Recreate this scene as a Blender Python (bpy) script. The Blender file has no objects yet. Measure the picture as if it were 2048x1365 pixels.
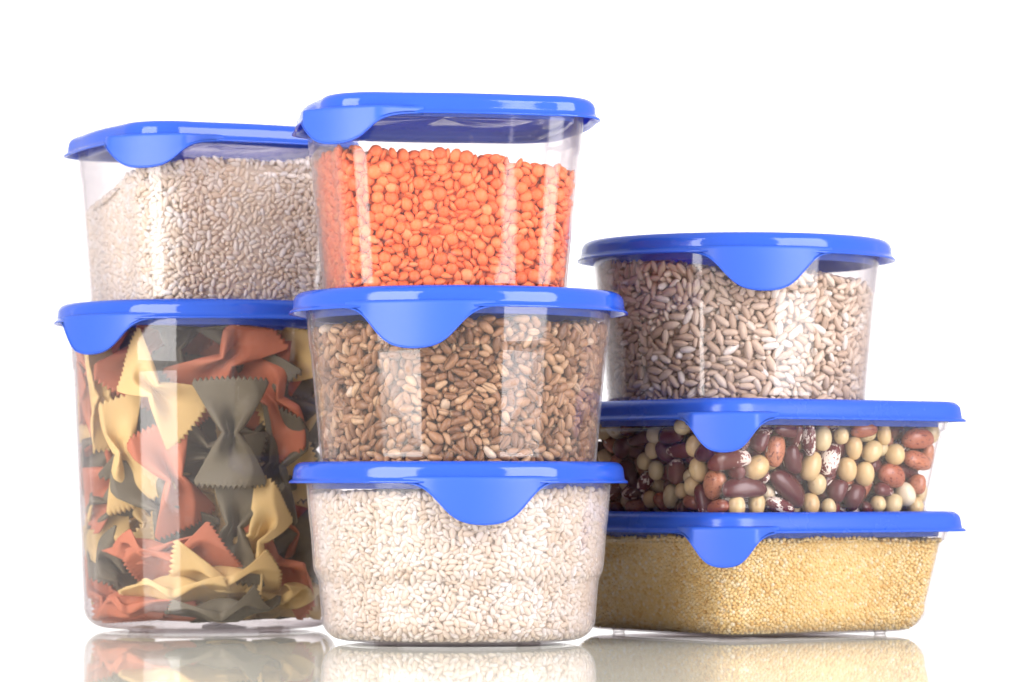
import bpy, math, random
import numpy as np
from mathutils import Matrix, Vector

random.seed(7)
rng = np.random.default_rng(11)
U = 0.000183                      # metres per working unit (a lid is 672 units = 12.3 cm across)
R_ = math.radians
scene = bpy.context.scene
col = scene.collection

# ------------------------------------------------------------------ camera
cam_d = bpy.data.cameras.new('camera')
cam = bpy.data.objects.new('camera', cam_d)
col.objects.link(cam)
cam.location = (0, -6940 * U, 312 * U)
cam.rotation_euler = (R_(90), 0, 0)
cam_d.sensor_width = 36
cam_d.lens = 123.05
cam_d.shift_y = 0.1404
cam_d.clip_start = 0.01
cam_d.clip_end = 50
cam_d.dof.use_dof = True
cam_d.dof.focus_distance = 6760 * U
cam_d.dof.aperture_fstop = 20
scene.camera = cam

# ------------------------------------------------------------------ studio light
world = bpy.data.worlds.new('World')
scene.world = world
world.use_nodes = True
bg = world.node_tree.nodes['Background']
bg.inputs[0].default_value = (1, 0.98, 0.97, 1)
bg.inputs[1].default_value = 0.66


def softbox(name, az, dist, w, h, zc, radiance, colour=(1, 1, 1), target=(0.0, 0.0, 0.10), spread=180):
    d = bpy.data.lights.new(name, 'AREA')
    d.shape = 'RECTANGLE'
    d.size, d.size_y = w, h
    d.energy = radiance * math.pi * w * h
    d.color = colour
    d.spread = R_(spread)
    o = bpy.data.objects.new(name, d)
    col.objects.link(o)
    a = R_(az)
    o.location = (dist * math.sin(a), -dist * math.cos(a), zc)
    v = Vector(target) - o.location
    o.rotation_euler = v.to_track_quat('-Z', 'Y').to_euler()
    return o


softbox('softbox_key', -46, 1.15, 0.74, 1.25, 0.36, 6.4, (1.0, 0.985, 0.96))
softbox('softbox_fill', 52, 1.15, 0.80, 1.25, 0.36, 6.2, (0.99, 0.98, 1.0))
# two strip lamps that wash the white backdrop
for nm, x in (('backdrop_lamp', -1.25), ('backdrop_lamp.001', 1.25)):
    d = bpy.data.lights.new(nm, 'AREA')
    d.shape = 'RECTANGLE'
    d.size, d.size_y = 0.5, 1.6
    d.energy = 9.5
    d.spread = R_(150)
    o = bpy.data.objects.new(nm, d)
    col.objects.link(o)
    o.location = (x, 0.95, 0.75)
    o.rotation_euler = (Vector((-x * 0.25, 2.3, 0.35)) - o.location).to_track_quat('-Z', 'Y').to_euler()

scene.view_settings.view_transform = 'Standard'
scene.view_settings.look = 'None'
scene.view_settings.exposure = 0.55
scene.view_settings.gamma = 1.0
scene.view_settings.use_curve_mapping = False
scene.render.engine = 'CYCLES'
cy = scene.cycles
cy.use_denoising = True
try:
    cy.denoiser = 'OPENIMAGEDENOISE'
except Exception:
    pass
cy.use_adaptive_sampling = True
cy.adaptive_threshold = 0.035
cy.max_bounces = 7
cy.diffuse_bounces = 3
cy.glossy_bounces = 3
cy.transmission_bounces = 6
cy.transparent_max_bounces = 40
cy.caustics_reflective = False
cy.caustics_refractive = False
cy.sample_clamp_indirect = 6.0


# ------------------------------------------------------------------ helpers
def tag(o, label=None, cat=None, group=None, kind=None):
    if label:
        o['label'] = label
    if cat:
        o['category'] = cat
    if group:
        o['group'] = group
    if kind:
        o['kind'] = kind
    return o


def mesh_np(name, V, F4=None, F3=None, smooth=True, attrs=None):
    """mesh from numpy: V (n,3), F4 (m,4) quads, F3 (k,3) triangles"""
    me = bpy.data.meshes.new(name)
    V = np.ascontiguousarray(V, dtype=np.float32)
    parts, starts, totals, pos = [], [], [], 0
    if F4 is not None and len(F4):
        F4 = np.asarray(F4, dtype=np.int32)
        parts.append(F4.ravel())
        starts.append(pos + 4 * np.arange(len(F4)))
        totals.append(np.full(len(F4), 4))
        pos += 4 * len(F4)
    if F3 is not None and len(F3):
        F3 = np.asarray(F3, dtype=np.int32)
        parts.append(F3.ravel())
        starts.append(pos + 3 * np.arange(len(F3)))
        totals.append(np.full(len(F3), 3))
        pos += 3 * len(F3)
    loops = np.concatenate(parts).astype(np.int32)
    st = np.concatenate(starts).astype(np.int32)
    tot = np.concatenate(totals).astype(np.int32)
    me.vertices.add(len(V))
    me.vertices.foreach_set('co', V.ravel())
    me.loops.add(len(loops))
    me.loops.foreach_set('vertex_index', loops)
    me.polygons.add(len(st))
    me.polygons.foreach_set('loop_start', st)
    me.polygons.foreach_set('loop_total', tot)
    me.polygons.foreach_set('use_smooth', np.full(len(st), smooth, dtype=bool))
    for nm, arr in (attrs or {}).items():
        arr = np.ascontiguousarray(arr, dtype=np.float32)
        if arr.ndim == 1:
            at = me.attributes.new(nm, 'FLOAT', 'POINT')
            at.data.foreach_set('value', arr)
        else:
            at = me.attributes.new(nm, 'FLOAT_VECTOR', 'POINT')
            at.data.foreach_set('vector', arr.ravel())
    me.update(calc_edges=True)
    me.validate()
    return me


def obj(name, me, mat, parent=None):
    o = bpy.data.objects.new(name, me)
    col.objects.link(o)
    if mat is not None and not me.materials:
        me.materials.append(mat)
    if parent is not None:
        o.parent = parent
    return o


# ------------------------------------------------------------------ materials
class NT:
    def __init__(self, name):
        self.m = bpy.data.materials.new(name)
        self.m.use_nodes = True
        self.t = self.m.node_tree
        self.t.nodes.clear()
        self.out = self.n('ShaderNodeOutputMaterial')

    def n(self, kind, **kw):
        nd = self.t.nodes.new(kind)
        for k, v in kw.items():
            setattr(nd, k, v)
        return nd

    def l(self, a, b):
        self.t.links.new(a, b)

    def val(self, sock, v):
        if hasattr(v, 'is_output'):
            self.l(v, sock)
        else:
            sock.default_value = v

    def math(self, op, a, b=0.0, c=None):
        nd = self.n('ShaderNodeMath', operation=op)
        self.val(nd.inputs[0], a)
        self.val(nd.inputs[1], b)
        if c is not None:
            self.val(nd.inputs[2], c)
        return nd.outputs[0]

    def mix(self, fac, a, b):
        nd = self.n('ShaderNodeMix', data_type='RGBA')
        self.val(nd.inputs[0], fac)
        self.val(nd.inputs[6], a if hasattr(a, 'is_output') else (*a, 1))
        self.val(nd.inputs[7], b if hasattr(b, 'is_output') else (*b, 1))
        return nd.outputs[2]

    def ramp(self, fac, stops, interp='LINEAR'):
        nd = self.n('ShaderNodeValToRGB')
        nd.color_ramp.interpolation = interp
        el = nd.color_ramp.elements
        while len(el) < len(stops):
            el.new(0.5)
        for e, (p, c) in zip(el, stops):
            e.position = p
            e.color = (*c, 1) if len(c) == 3 else c
        self.l(fac, nd.inputs[0])
        return nd.outputs[0]

    def attr(self, name, out='Fac'):
        nd = self.n('ShaderNodeAttribute', attribute_name=name)
        return nd.outputs[out]

    def noise(self, vec, scale, detail=2.0, rough=0.5, out='Fac'):
        nd = self.n('ShaderNodeTexNoise')
        if vec is not None:
            self.l(vec, nd.inputs['Vector'])
        nd.inputs['Scale'].default_value = scale
        nd.inputs['Detail'].default_value = detail
        nd.inputs['Roughness'].default_value = rough
        return nd.outputs[out]

    def vadd(self, a, b):
        nd = self.n('ShaderNodeVectorMath', operation='ADD')
        self.val(nd.inputs[0], a)
        self.val(nd.inputs[1], b)
        return nd.outputs[0]

    def principled(self, colour, rough=0.5, spec=0.5, bump=None, bump_d=0.0005, sss=0.0, sss_r=(1, .6, .4), sss_s=0.001):
        p = self.n('ShaderNodeBsdfPrincipled')
        self.val(p.inputs['Base Color'], colour if hasattr(colour, 'is_output') else (*colour, 1))
        self.val(p.inputs['Roughness'], rough)
        p.inputs['Specular IOR Level'].default_value = spec
        if sss:
            p.inputs['Subsurface Weight'].default_value = sss
            p.inputs['Subsurface Radius'].default_value = sss_r
            p.inputs['Subsurface Scale'].default_value = sss_s
        if bump is not None:
            b = self.n('ShaderNodeBump')
            b.inputs['Strength'].default_value = 0.6
            b.inputs['Distance'].default_value = bump_d
            self.l(bump, b.inputs['Height'])
            self.l(b.outputs[0], p.inputs['Normal'])
        return p.outputs[0]

    def done(self, sh):
        self.l(sh, self.out.inputs[0])
        return self.m


def schlick(t, f0):
    """reflectance of a thin plastic sheet, the same from both sides"""
    lw = t.n('ShaderNodeLayerWeight')
    lw.inputs[0].default_value = 0.5
    p5 = t.math('POWER', lw.outputs['Facing'], 5.0)
    return t.math('MULTIPLY_ADD', p5, 0.62 - f0, f0), lw.outputs['Facing']


def mat_clear(name, haze=0.016, haze_edge=0.14, rough=0.035):
    t = NT(name)
    fr, facing = schlick(t, 0.021)
    tr = t.n('ShaderNodeBsdfTransparent')
    t.l(t.mix(t.math('POWER', facing, 3.0), (0.966, 0.948, 0.950), (0.62, 0.58, 0.62)), tr.inputs[0])
    gl = t.n('ShaderNodeBsdfGlossy')
    gl.inputs['Color'].default_value = (1, 1, 1, 1)
    tc = t.n('ShaderNodeTexCoord')
    smear = t.noise(tc.outputs['Object'], 60, 3, 0.6)
    t.l(t.math('MULTIPLY_ADD', smear, 0.05, rough - 0.02), gl.inputs['Roughness'])
    wav = t.noise(tc.outputs['Object'], 22, 1, 0.4)
    b = t.n('ShaderNodeBump')
    b.inputs['Strength'].default_value = 0.34
    b.inputs['Distance'].default_value = 0.0012
    t.l(wav, b.inputs['Height'])
    t.l(b.outputs[0], gl.inputs['Normal'])
    df = t.n('ShaderNodeBsdfDiffuse')
    df.inputs[0].default_value = (0.86, 0.82, 0.84, 1)
    tl = t.n('ShaderNodeBsdfTranslucent')
    tl.inputs[0].default_value = (0.86, 0.82, 0.84, 1)
    milk = t.n('ShaderNodeMixShader')
    milk.inputs[0].default_value = 0.5
    t.l(df.outputs[0], milk.inputs[1])
    t.l(tl.outputs[0], milk.inputs[2])
    hz = t.math('MULTIPLY_ADD', t.math('POWER', facing, 2.6), haze_edge, haze)
    dust = t.noise(tc.outputs['Object'], 240, 2, 0.7)
    hz = t.math('ADD', hz, t.ramp(dust, [(0.62, (0, 0, 0)), (0.80, (0.07, 0.07, 0.07))]))
    m1 = t.n('ShaderNodeMixShader')
    t.l(hz, m1.inputs[0])
    t.l(tr.outputs[0], m1.inputs[1])
    t.l(milk.outputs[0], m1.inputs[2])
    m2 = t.n('ShaderNodeMixShader')
    t.l(fr, m2.inputs[0])
    t.l(m1.outputs[0], m2.inputs[1])
    t.l(gl.outputs[0], m2.inputs[2])
    return t.done(m2.outputs[0])


def mat_lid(name, colour=(0.028, 0.112, 0.58), rough=0.075):
    t = NT(name)
    tc = t.n('ShaderNodeTexCoord')
    n1 = t.noise(tc.outputs['Object'], 45, 4, 0.6)
    c = t.mix(t.math('MULTIPLY', n1, 0.35), colour, tuple(x * 0.86 for x in colour))
    fine = t.noise(tc.outputs['Object'], 900, 2, 0.5)
    r = t.math('MULTIPLY_ADD', n1, 0.12, rough - 0.05)
    p = t.principled(c, r, 0.62, bump=fine, bump_d=0.00002)
    tl = t.n('ShaderNodeBsdfTranslucent')
    tl.inputs[0].default_value = (0.17, 0.22, 0.90, 1)
    ms = t.n('ShaderNodeMixShader')
    ms.inputs[0].default_value = 0.32
    t.l(p, ms.inputs[1])
    t.l(tl.outputs[0], ms.inputs[2])
    return t.done(ms.outputs[0])


def mat_grain(name, stops, rough=0.45, stripe=0.0, speck=0.35, dark=0.55, spec=0.4, glow=0.0, tip=None, crease=0.0):
    """per-grain colour from the attribute rnd, mottling in the grain's own coordinates (attribute loc)"""
    t = NT(name)
    rnd = t.attr('rnd')
    loc = t.attr('loc', 'Vector')
    c = t.ramp(rnd, stops)
    sh = t.n('ShaderNodeCombineXYZ')
    t.l(t.math('MULTIPLY', rnd, 91.7), sh.inputs[0])
    t.l(t.math('MULTIPLY', rnd, 37.3), sh.inputs[1])
    v = t.vadd(loc, sh.outputs[0])
    n1 = t.noise(v, 1.7, 3, 0.6)
    m = t.math('MULTIPLY', t.math('SUBTRACT', n1, 0.35), speck * 2.2)
    m.node.use_clamp = True
    nd = t.n('ShaderNodeMix', data_type='RGBA', blend_type='MULTIPLY')
    t.l(m, nd.inputs[0])
    t.l(c, nd.inputs[6])
    nd.inputs[7].default_value = (dark, dark * 0.86, dark * 0.7, 1)
    c = nd.outputs[2]
    if tip is not None:
        sep = t.n('ShaderNodeSeparateXYZ')
        t.l(loc, sep.inputs[0])
        az = t.math('ABSOLUTE', sep.outputs[2])
        f = t.math('MULTIPLY', t.math('SUBTRACT', az, 0.72), 2.6)
        f.node.use_clamp = True
        c = t.mix(f, c, tip)
    if crease:  # shade of the groove, painted into the colour as a dark line
        sep = t.n('ShaderNodeSeparateXYZ')
        t.l(loc, sep.inputs[0])
        g = t.math('ABSOLUTE', sep.outputs[1])
        f = t.math('MULTIPLY', t.math('SUBTRACT', 0.20, g), 9.0)
        f.node.use_clamp = True
        f = t.math('MULTIPLY', f, t.math('GREATER_THAN', sep.outputs[0], 0.05))
        c = t.mix(t.math('MULTIPLY', f, crease), c, tuple(x * 0.5 for x in stops[0][1]))
    if stripe:
        sep = t.n('ShaderNodeSeparateXYZ')
        t.l(v, sep.inputs[0])
        w = t.math('SINE', t.math('MULTIPLY', sep.outputs[1], 9.0))
        f = t.math('MULTIPLY_ADD', w, stripe * 0.5, stripe * 0.5)
        c = t.mix(f, c, tuple(x * 0.72 for x in stops[0][1]))
    sh_ = t.principled(c, rough, spec)
    if glow:
        tl = t.n('ShaderNodeBsdfTranslucent')
        t.l(c, tl.inputs[0])
        ms = t.n('ShaderNodeMixShader')
        ms.inputs[0].default_value = glow
        t.l(sh_, ms.inputs[1])
        t.l(tl.outputs[0], ms.inputs[2])
        sh_ = ms.outputs[0]
    return t.done(sh_)


def mat_pasta(name, colour, dark):
    t = NT(name)
    tc = t.n('ShaderNodeTexCoord')
    oi = t.n('ShaderNodeObjectInfo')
    sh = t.n('ShaderNodeCombineXYZ')
    t.l(t.math('MULTIPLY', oi.outputs['Random'], 13.0), sh.inputs[0])
    v = t.vadd(tc.outputs['Object'], sh.outputs[0])
    n1 = t.noise(v, 55, 4, 0.6)
    n2 = t.noise(v, 700, 3, 0.6)
    c = t.mix(n1, colour, dark)
    c = t.mix(t.math('MULTIPLY', oi.outputs['Random'], 0.35), c, dark)
    sp = t.ramp(n2, [(0.66, (0, 0, 0)), (0.76, (1, 1, 1))])
    c = t.mix(t.math('MULTIPLY', sp, 0.22), c, (0.75, 0.68, 0.5))
    p = t.principled(c, 0.52, 0.35, bump=n2, bump_d=0.00006)
    tl = t.n('ShaderNodeBsdfTranslucent')
    t.l(c, tl.inputs[0])
    ms = t.n('ShaderNodeMixShader')
    ms.inputs[0].default_value = 0.32
    t.l(p, ms.inputs[1])
    t.l(tl.outputs[0], ms.inputs[2])
    return t.done(ms.outputs[0])


def mat_bean(name, kind):
    t = NT(name)
    loc = t.attr('loc', 'Vector')
    oi = t.n('ShaderNodeObjectInfo')
    rnd = oi.outputs['Random']
    sh = t.n('ShaderNodeCombineXYZ')
    t.l(t.math('MULTIPLY', rnd, 71.0), sh.inputs[0])
    t.l(t.math('MULTIPLY', rnd, 23.0), sh.inputs[2])
    v = t.vadd(loc, sh.outputs[0])
    sep = t.n('ShaderNodeSeparateXYZ')
    t.l(loc, sep.inputs[0])
    if kind == 'cream':
        c = t.ramp(rnd, [(0, (0.60, 0.42, 0.20)), (0.5, (0.66, 0.52, 0.27)), (0.85, (0.62, 0.54, 0.33)), (1, (0.74, 0.68, 0.55))])
        c = t.mix(t.math('MULTIPLY', t.noise(v, 1.6, 3), 0.5), c, (0.52, 0.36, 0.17))
    elif kind == 'maroon':
        c = t.ramp(rnd, [(0, (0.075, 0.010, 0.014)), (0.6, (0.13, 0.018, 0.020)), (1, (0.20, 0.045, 0.030))])
        c = t.mix(t.math('MULTIPLY', t.noise(v, 2.0, 3), 0.6), c, (0.05, 0.008, 0.012))
        far = t.math('SUBTRACT', t.math('MULTIPLY_ADD', sep.outputs[2], 0.30, t.noise(v, 2.6, 4, 0.65)), 0.72)
        f = t.ramp(far, [(0.0, (0, 0, 0)), (0.03, (1, 1, 1))])
        c = t.mix(t.math('MULTIPLY', f, t.math('GREATER_THAN', rnd, 0.45)), c, (0.72, 0.58, 0.50))
    elif kind == 'pinto':
        c = t.ramp(rnd, [(0, (0.30, 0.085, 0.045)), (0.6, (0.38, 0.12, 0.065)), (1, (0.46, 0.19, 0.10))])
        f = t.ramp(t.noise(v, 4.2, 3, 0.6), [(0.56, (0, 0, 0)), (0.62, (1, 1, 1))])
        c = t.mix(t.math('MULTIPLY', f, 0.75), c, (0.10, 0.015, 0.018))
    else:
        base = t.ramp(t.noise(v, 1.5, 3, 0.6), [(0.50, (0.11, 0.014, 0.020)), (0.54, (0.78, 0.70, 0.62))])
        f = t.ramp(t.noise(v, 5.5, 2, 0.5), [(0.58, (0, 0, 0)), (0.62, (1, 1, 1))])
        c = t.mix(f, base, (0.13, 0.015, 0.022))
    # pale seed scar in the middle of one long edge
    e = t.math('ADD', t.math('POWER', t.math('MULTIPLY', sep.outputs[1], 7.5), 2.0), t.math('POWER', t.math('MULTIPLY', sep.outputs[2], 4.6), 2.0))
    scar = t.math('MULTIPLY', t.math('LESS_THAN', e, 1.0), t.math('GREATER_THAN', sep.outputs[0], 0.0))
    c = t.mix(t.math('MULTIPLY', scar, 0.9), c, (0.75, 0.68, 0.60) if kind != 'cream' else (0.45, 0.33, 0.18))
    return t.done(t.principled(c, 0.24, 0.5))


M_CLEAR = mat_clear('clear_polypropylene')
M_MILKY = mat_clear('slightly_milky_polypropylene', 0.05, 0.24, 0.045)
M_HAZY = mat_clear('hazy_polypropylene', 0.026, 0.20, 0.04)
M_LID = mat_lid('blue_lid_plastic')
M_LID_MATT = mat_lid('blue_lid_plastic_matt', (0.028, 0.112, 0.58), 0.26)
M_TAB = mat_lid('blue_lid_plastic_textured', (0.031, 0.122, 0.60), 0.42)  # lid plastic again, lightened in colour for how the tabs catch the light
M_RICE = mat_grain('rice', [(0, (0.86, 0.74, 0.60)), (0.45, (0.92, 0.84, 0.74)), (0.85, (0.94, 0.89, 0.83)), (1, (0.96, 0.94, 0.92))], 0.36, speck=0.08, dark=0.9, glow=0.38)
M_LENTIL = mat_grain('red_lentil', [(0, (0.76, 0.130, 0.032)), (0.5, (0.84, 0.175, 0.048)), (0.9, (0.86, 0.215, 0.066)), (1, (0.87, 0.30, 0.12))], 0.5, speck=0.16, dark=0.8, glow=0.08)
M_WHEAT = mat_grain('wheat', [(0, (0.15, 0.068, 0.030)), (0.35, (0.25, 0.125, 0.060)), (0.75, (0.345, 0.19, 0.10)), (0.97, (0.44, 0.29, 0.17)), (1, (0.58, 0.48, 0.38))], 0.42, speck=0.4, dark=0.5, tip=(0.42, 0.27, 0.155), crease=0.6)
M_BARLEY = mat_grain('hulled_oats', [(0, (0.52, 0.38, 0.28)), (0.35, (0.68, 0.53, 0.41)), (0.75, (0.76, 0.63, 0.51)), (0.93, (0.81, 0.73, 0.63)), (1, (0.90, 0.87, 0.84))], 0.40, stripe=0.12, speck=0.2, dark=0.7, crease=0.3, glow=0.15)
M_MILLET = mat_grain('millet', [(0, (0.82, 0.54, 0.17)), (0.15, (0.92, 0.70, 0.28)), (0.6, (0.95, 0.77, 0.37)), (0.9, (0.96, 0.83, 0.49)), (1, (0.97, 0.90, 0.68))], 0.40, speck=0.12, dark=0.78, glow=0.34)
M_PASTA = {'y': mat_pasta('egg_pasta', (0.90, 0.70, 0.33), (0.82, 0.60, 0.25)),
           'g': mat_pasta('spinach_pasta', (0.255, 0.228, 0.152), (0.165, 0.146, 0.100)),
           'r': mat_pasta('tomato_pasta', (0.74, 0.27, 0.145), (0.60, 0.19, 0.10))}
M_BEAN = {k: mat_bean(k + '_bean', k) for k in ('cream', 'maroon', 'pinto', 'marbled')}


def mat_table():
    t = NT('white_glossy_table')
    tc = t.n('ShaderNodeTexCoord')
    n = t.noise(tc.outputs['Object'], 9, 3, 0.5)
    c = t.mix(t.math('MULTIPLY', n, 0.3), (0.74, 0.73, 0.65), (0.70, 0.69, 0.60))
    return t.done(t.principled(c, t.math('MULTIPLY_ADD', n, 0.02, 0.015), 0.5))


def mat_backdrop():
    t = NT('white_paper_backdrop')
    tc = t.n('ShaderNodeTexCoord')
    n = t.noise(tc.outputs['Object'], 4, 3, 0.5)
    c = t.mix(t.math('MULTIPLY', n, 0.2), (0.90, 0.90, 0.89), (0.87, 0.87, 0.86))
    return t.done(t.principled(c, 0.9, 0.1))


# ------------------------------------------------------------------ setting: table and backdrop
def build_setting():
    # table: a white glossy slab whose front edge lies just below the frame
    y0, y1, x1, th = -0.42, 1.35, 1.5, 0.02
    V = np.array([(-x1, y0, -th), (x1, y0, -th), (x1, y1, -th), (-x1, y1, -th), (-x1, y0, 0), (x1, y0, 0), (x1, y1, 0), (-x1, y1, 0)])
    F = [(0, 3, 2, 1), (4, 5, 6, 7), (0, 1, 5, 4), (1, 2, 6, 5), (2, 3, 7, 6), (3, 0, 4, 7)]
    t = obj('table_surface', mesh_np('table_surface', V, F, smooth=False), mat_table())
    tag(t, 'white glossy table top mirroring the containers', kind='structure')
    # backdrop: a white sheet hanging behind the table
    prof = [(1.50, -0.9), (2.3, -0.55), (2.5, -0.2), (2.55, 0.3), (2.55, 2.4)]
    xs = np.linspace(-1.3, 1.3, 9)
    V = np.array([(x, y, z) for (y, z) in prof for x in xs])
    n = len(xs)
    F = [(i * n + j, i * n + j + 1, (i + 1) * n + j + 1, (i + 1) * n + j) for i in range(len(prof) - 1) for j in range(n - 1)]
    b = obj('backdrop', mesh_np('backdrop', V, F), mat_backdrop())
    tag(b, 'plain white studio backdrop', kind='structure')


build_setting()


# ------------------------------------------------------------------ container outlines
class Round:
    def __init__(self, R, n=112):
        self.R, self.n, self.rot = R, n, 0.0

    def pts(self, inset):
        a = np.linspace(0, 2 * math.pi, self.n, endpoint=False)
        r = max(self.R - inset, 0.5)
        return np.stack([r * np.cos(a), r * np.sin(a)], 1)

    def sd(self, x, y, inset):
        rho = np.hypot(x, y) + 1e-9
        return rho - self.R + inset, x / rho, y / rho


class Square:
    """rounded square; half = half side, r = corner radius, rot = rotation about z (radians)"""

    def __init__(self, half, r, rot, bulge=6.0):
        self.half, self.r, self.rot, self.b = half, r, rot, bulge
        self.R = half

    def pts(self, inset):
        rr = max(self.r - inset * 0.45, 16.0)
        rr = min(rr, max(self.half - inset, 0.5))
        a2 = max(self.half - inset - rr, 0.5)
        P = []
        for k in range(4):
            ang = k * math.pi / 2
            c, s = math.cos(ang), math.sin(ang)
            # side k: normal along (c,s), running in direction (-s,c)
            for t in np.linspace(-1, 1, 15)[:-1]:
                u = t * a2
                d = a2 + rr + self.b * (1 - t * t) ** 2
                P.append((d * c - u * s, d * s + u * c))
            cx, cy_ = a2 * c - a2 * s, a2 * s + a2 * c
            for q in np.linspace(0, math.pi / 2, 13)[:-1]:
                P.append((cx + rr * math.cos(ang + q), cy_ + rr * math.sin(ang + q)))
        return np.array(P)

    def sd(self, x, y, inset):
        c, s = math.cos(self.rot), math.sin(self.rot)
        lx, ly = c * x + s * y, -s * x + c * y
        rr = np.maximum(self.r - inset * 0.45, 16.0)
        a = self.half - inset - rr
        qx, qy = np.abs(lx) - a, np.abs(ly) - a
        ox, oy = np.maximum(qx, 0), np.maximum(qy, 0)
        l = np.hypot(ox, oy)
        out = l > 1e-6
        d = np.where(out, l, np.maximum(qx, qy)) - rr
        gx = np.where(out, ox / np.maximum(l, 1e-6), (qx > qy).astype(float)) * np.sign(lx)
        gy = np.where(out, oy / np.maximum(l, 1e-6), (qx <= qy).astype(float)) * np.sign(ly)
        return d, c * gx - s * gy, s * gx + c * gy


def sweep(ol, prof):
    """sweep a profile [(inset, z)] round an outline; None-centre ends are closed by a fan point at inset >= R"""
    rings = [np.column_stack([ol.pts(i), np.full(len(ol.pts(i)), z)]) for i, z in prof]
    n = len(rings[0])
    V = np.concatenate(rings)
    j = np.arange(n)
    j2 = (j + 1) % n
    F = [np.stack([k * n + j, k * n + j2, (k + 1) * n + j2, (k + 1) * n + j], 1) for k in range(len(rings) - 1)]
    return V, np.concatenate(F)


class Tub:
    """outer wall profile of a tub: inset(z) measured from the lid outline, z from the base"""

    def __init__(self, H, in_top=34, in_bot=64, fr=46, steps=(), foot=6, th=4.0):
        self.H, self.fr, self.foot, self.th = H, fr, foot, th
        zs, ins = [], []
        for q in np.linspace(0, math.pi / 2, 9):
            zs.append(foot + fr * (1 - math.cos(q)))
            ins.append(in_bot + fr * (1 - math.sin(q)))
        zw = np.linspace(foot + fr + 4, H, 60)
        base = in_bot + (in_top - in_bot) * (zw - foot - fr) / (H - foot - fr)
        for (z0, amt, wd) in steps:
            sm = np.clip((z0 + wd / 2 - zw) / wd, 0, 1)
            sm = sm * sm * (3 - 2 * sm)
            base = base + amt * sm
        # keep continuity at the fillet
        off = base[0] - in_bot
        ins = [i + off for i in ins]
        self.z = np.array(zs + list(zw))
        self.i = np.array(ins + list(base))

    def inset_in(self, z):
        return np.interp(z, self.z, self.i) + self.th

    def mesh(self, ol):
        prof = [(ol.R - 1, self.foot + 5), (self.i[0] + 22, self.foot + 4), (self.i[0] + 12, self.foot)]
        prof += list(zip(self.i, self.z))
        top = self.i[-1]
        prof += [(top - 1, self.H + 22), (top - 1, self.H + 30), (top + self.th, self.H + 30)]
        inner = [(i + self.th, max(z, self.foot + self.th)) for i, z in zip(self.i[::-1], self.z[::-1])]
        prof += inner + [(ol.R - 1, self.foot + 9)]
        return sweep(ol, prof)


def lid_mesh(ol, ring=-11):
    T = [(0, 0), (0, 3.5), (3.0, 6.0), (6.5, 8.0), (7.5, 14), (8.5, 22)]
    for q in np.linspace(0, math.pi / 2, 9)[1:]:
        T.append((8.5 + 19 * (1 - math.cos(q)), 22 + 20 * math.sin(q)))
    T += [(33, 42.3), (40, 41.8), (45, 39.5), (48, 35), (50, 27), (54, 24.2), (60, 24), (100, 24.2), (ol.R - 1, 25)]
    B = [(ol.R - 1, 20.5), (100, 20), (56, 20), (51.5, 17), (50.5, 8), (50, ring + 1), (48, ring), (46.5, ring + 1), (45, 8), (44, 33), (41, 37), (33, 38), (26, 37), (16, 32), (12.5, 22), (11, 10), (8.5, 5), (4, 1), (0, 0)]
    V, F = sweep(ol, T + B[:-1])
    n = len(ol.pts(0))
    k = len(T) + len(B) - 2
    j = np.arange(n)
    j2 = (j + 1) % n
    F = np.concatenate([F, np.stack([k * n + j, k * n + j2, j2, j], 1)])
    return V, F


TAB_S = np.array([0, 25, 48, 67, 84, 100, 118, 136, 155, 172.0])
TAB_D = np.array([79, 77.5, 72, 61, 45, 28, 13, 4.8, 1.2, 0.0])


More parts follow.
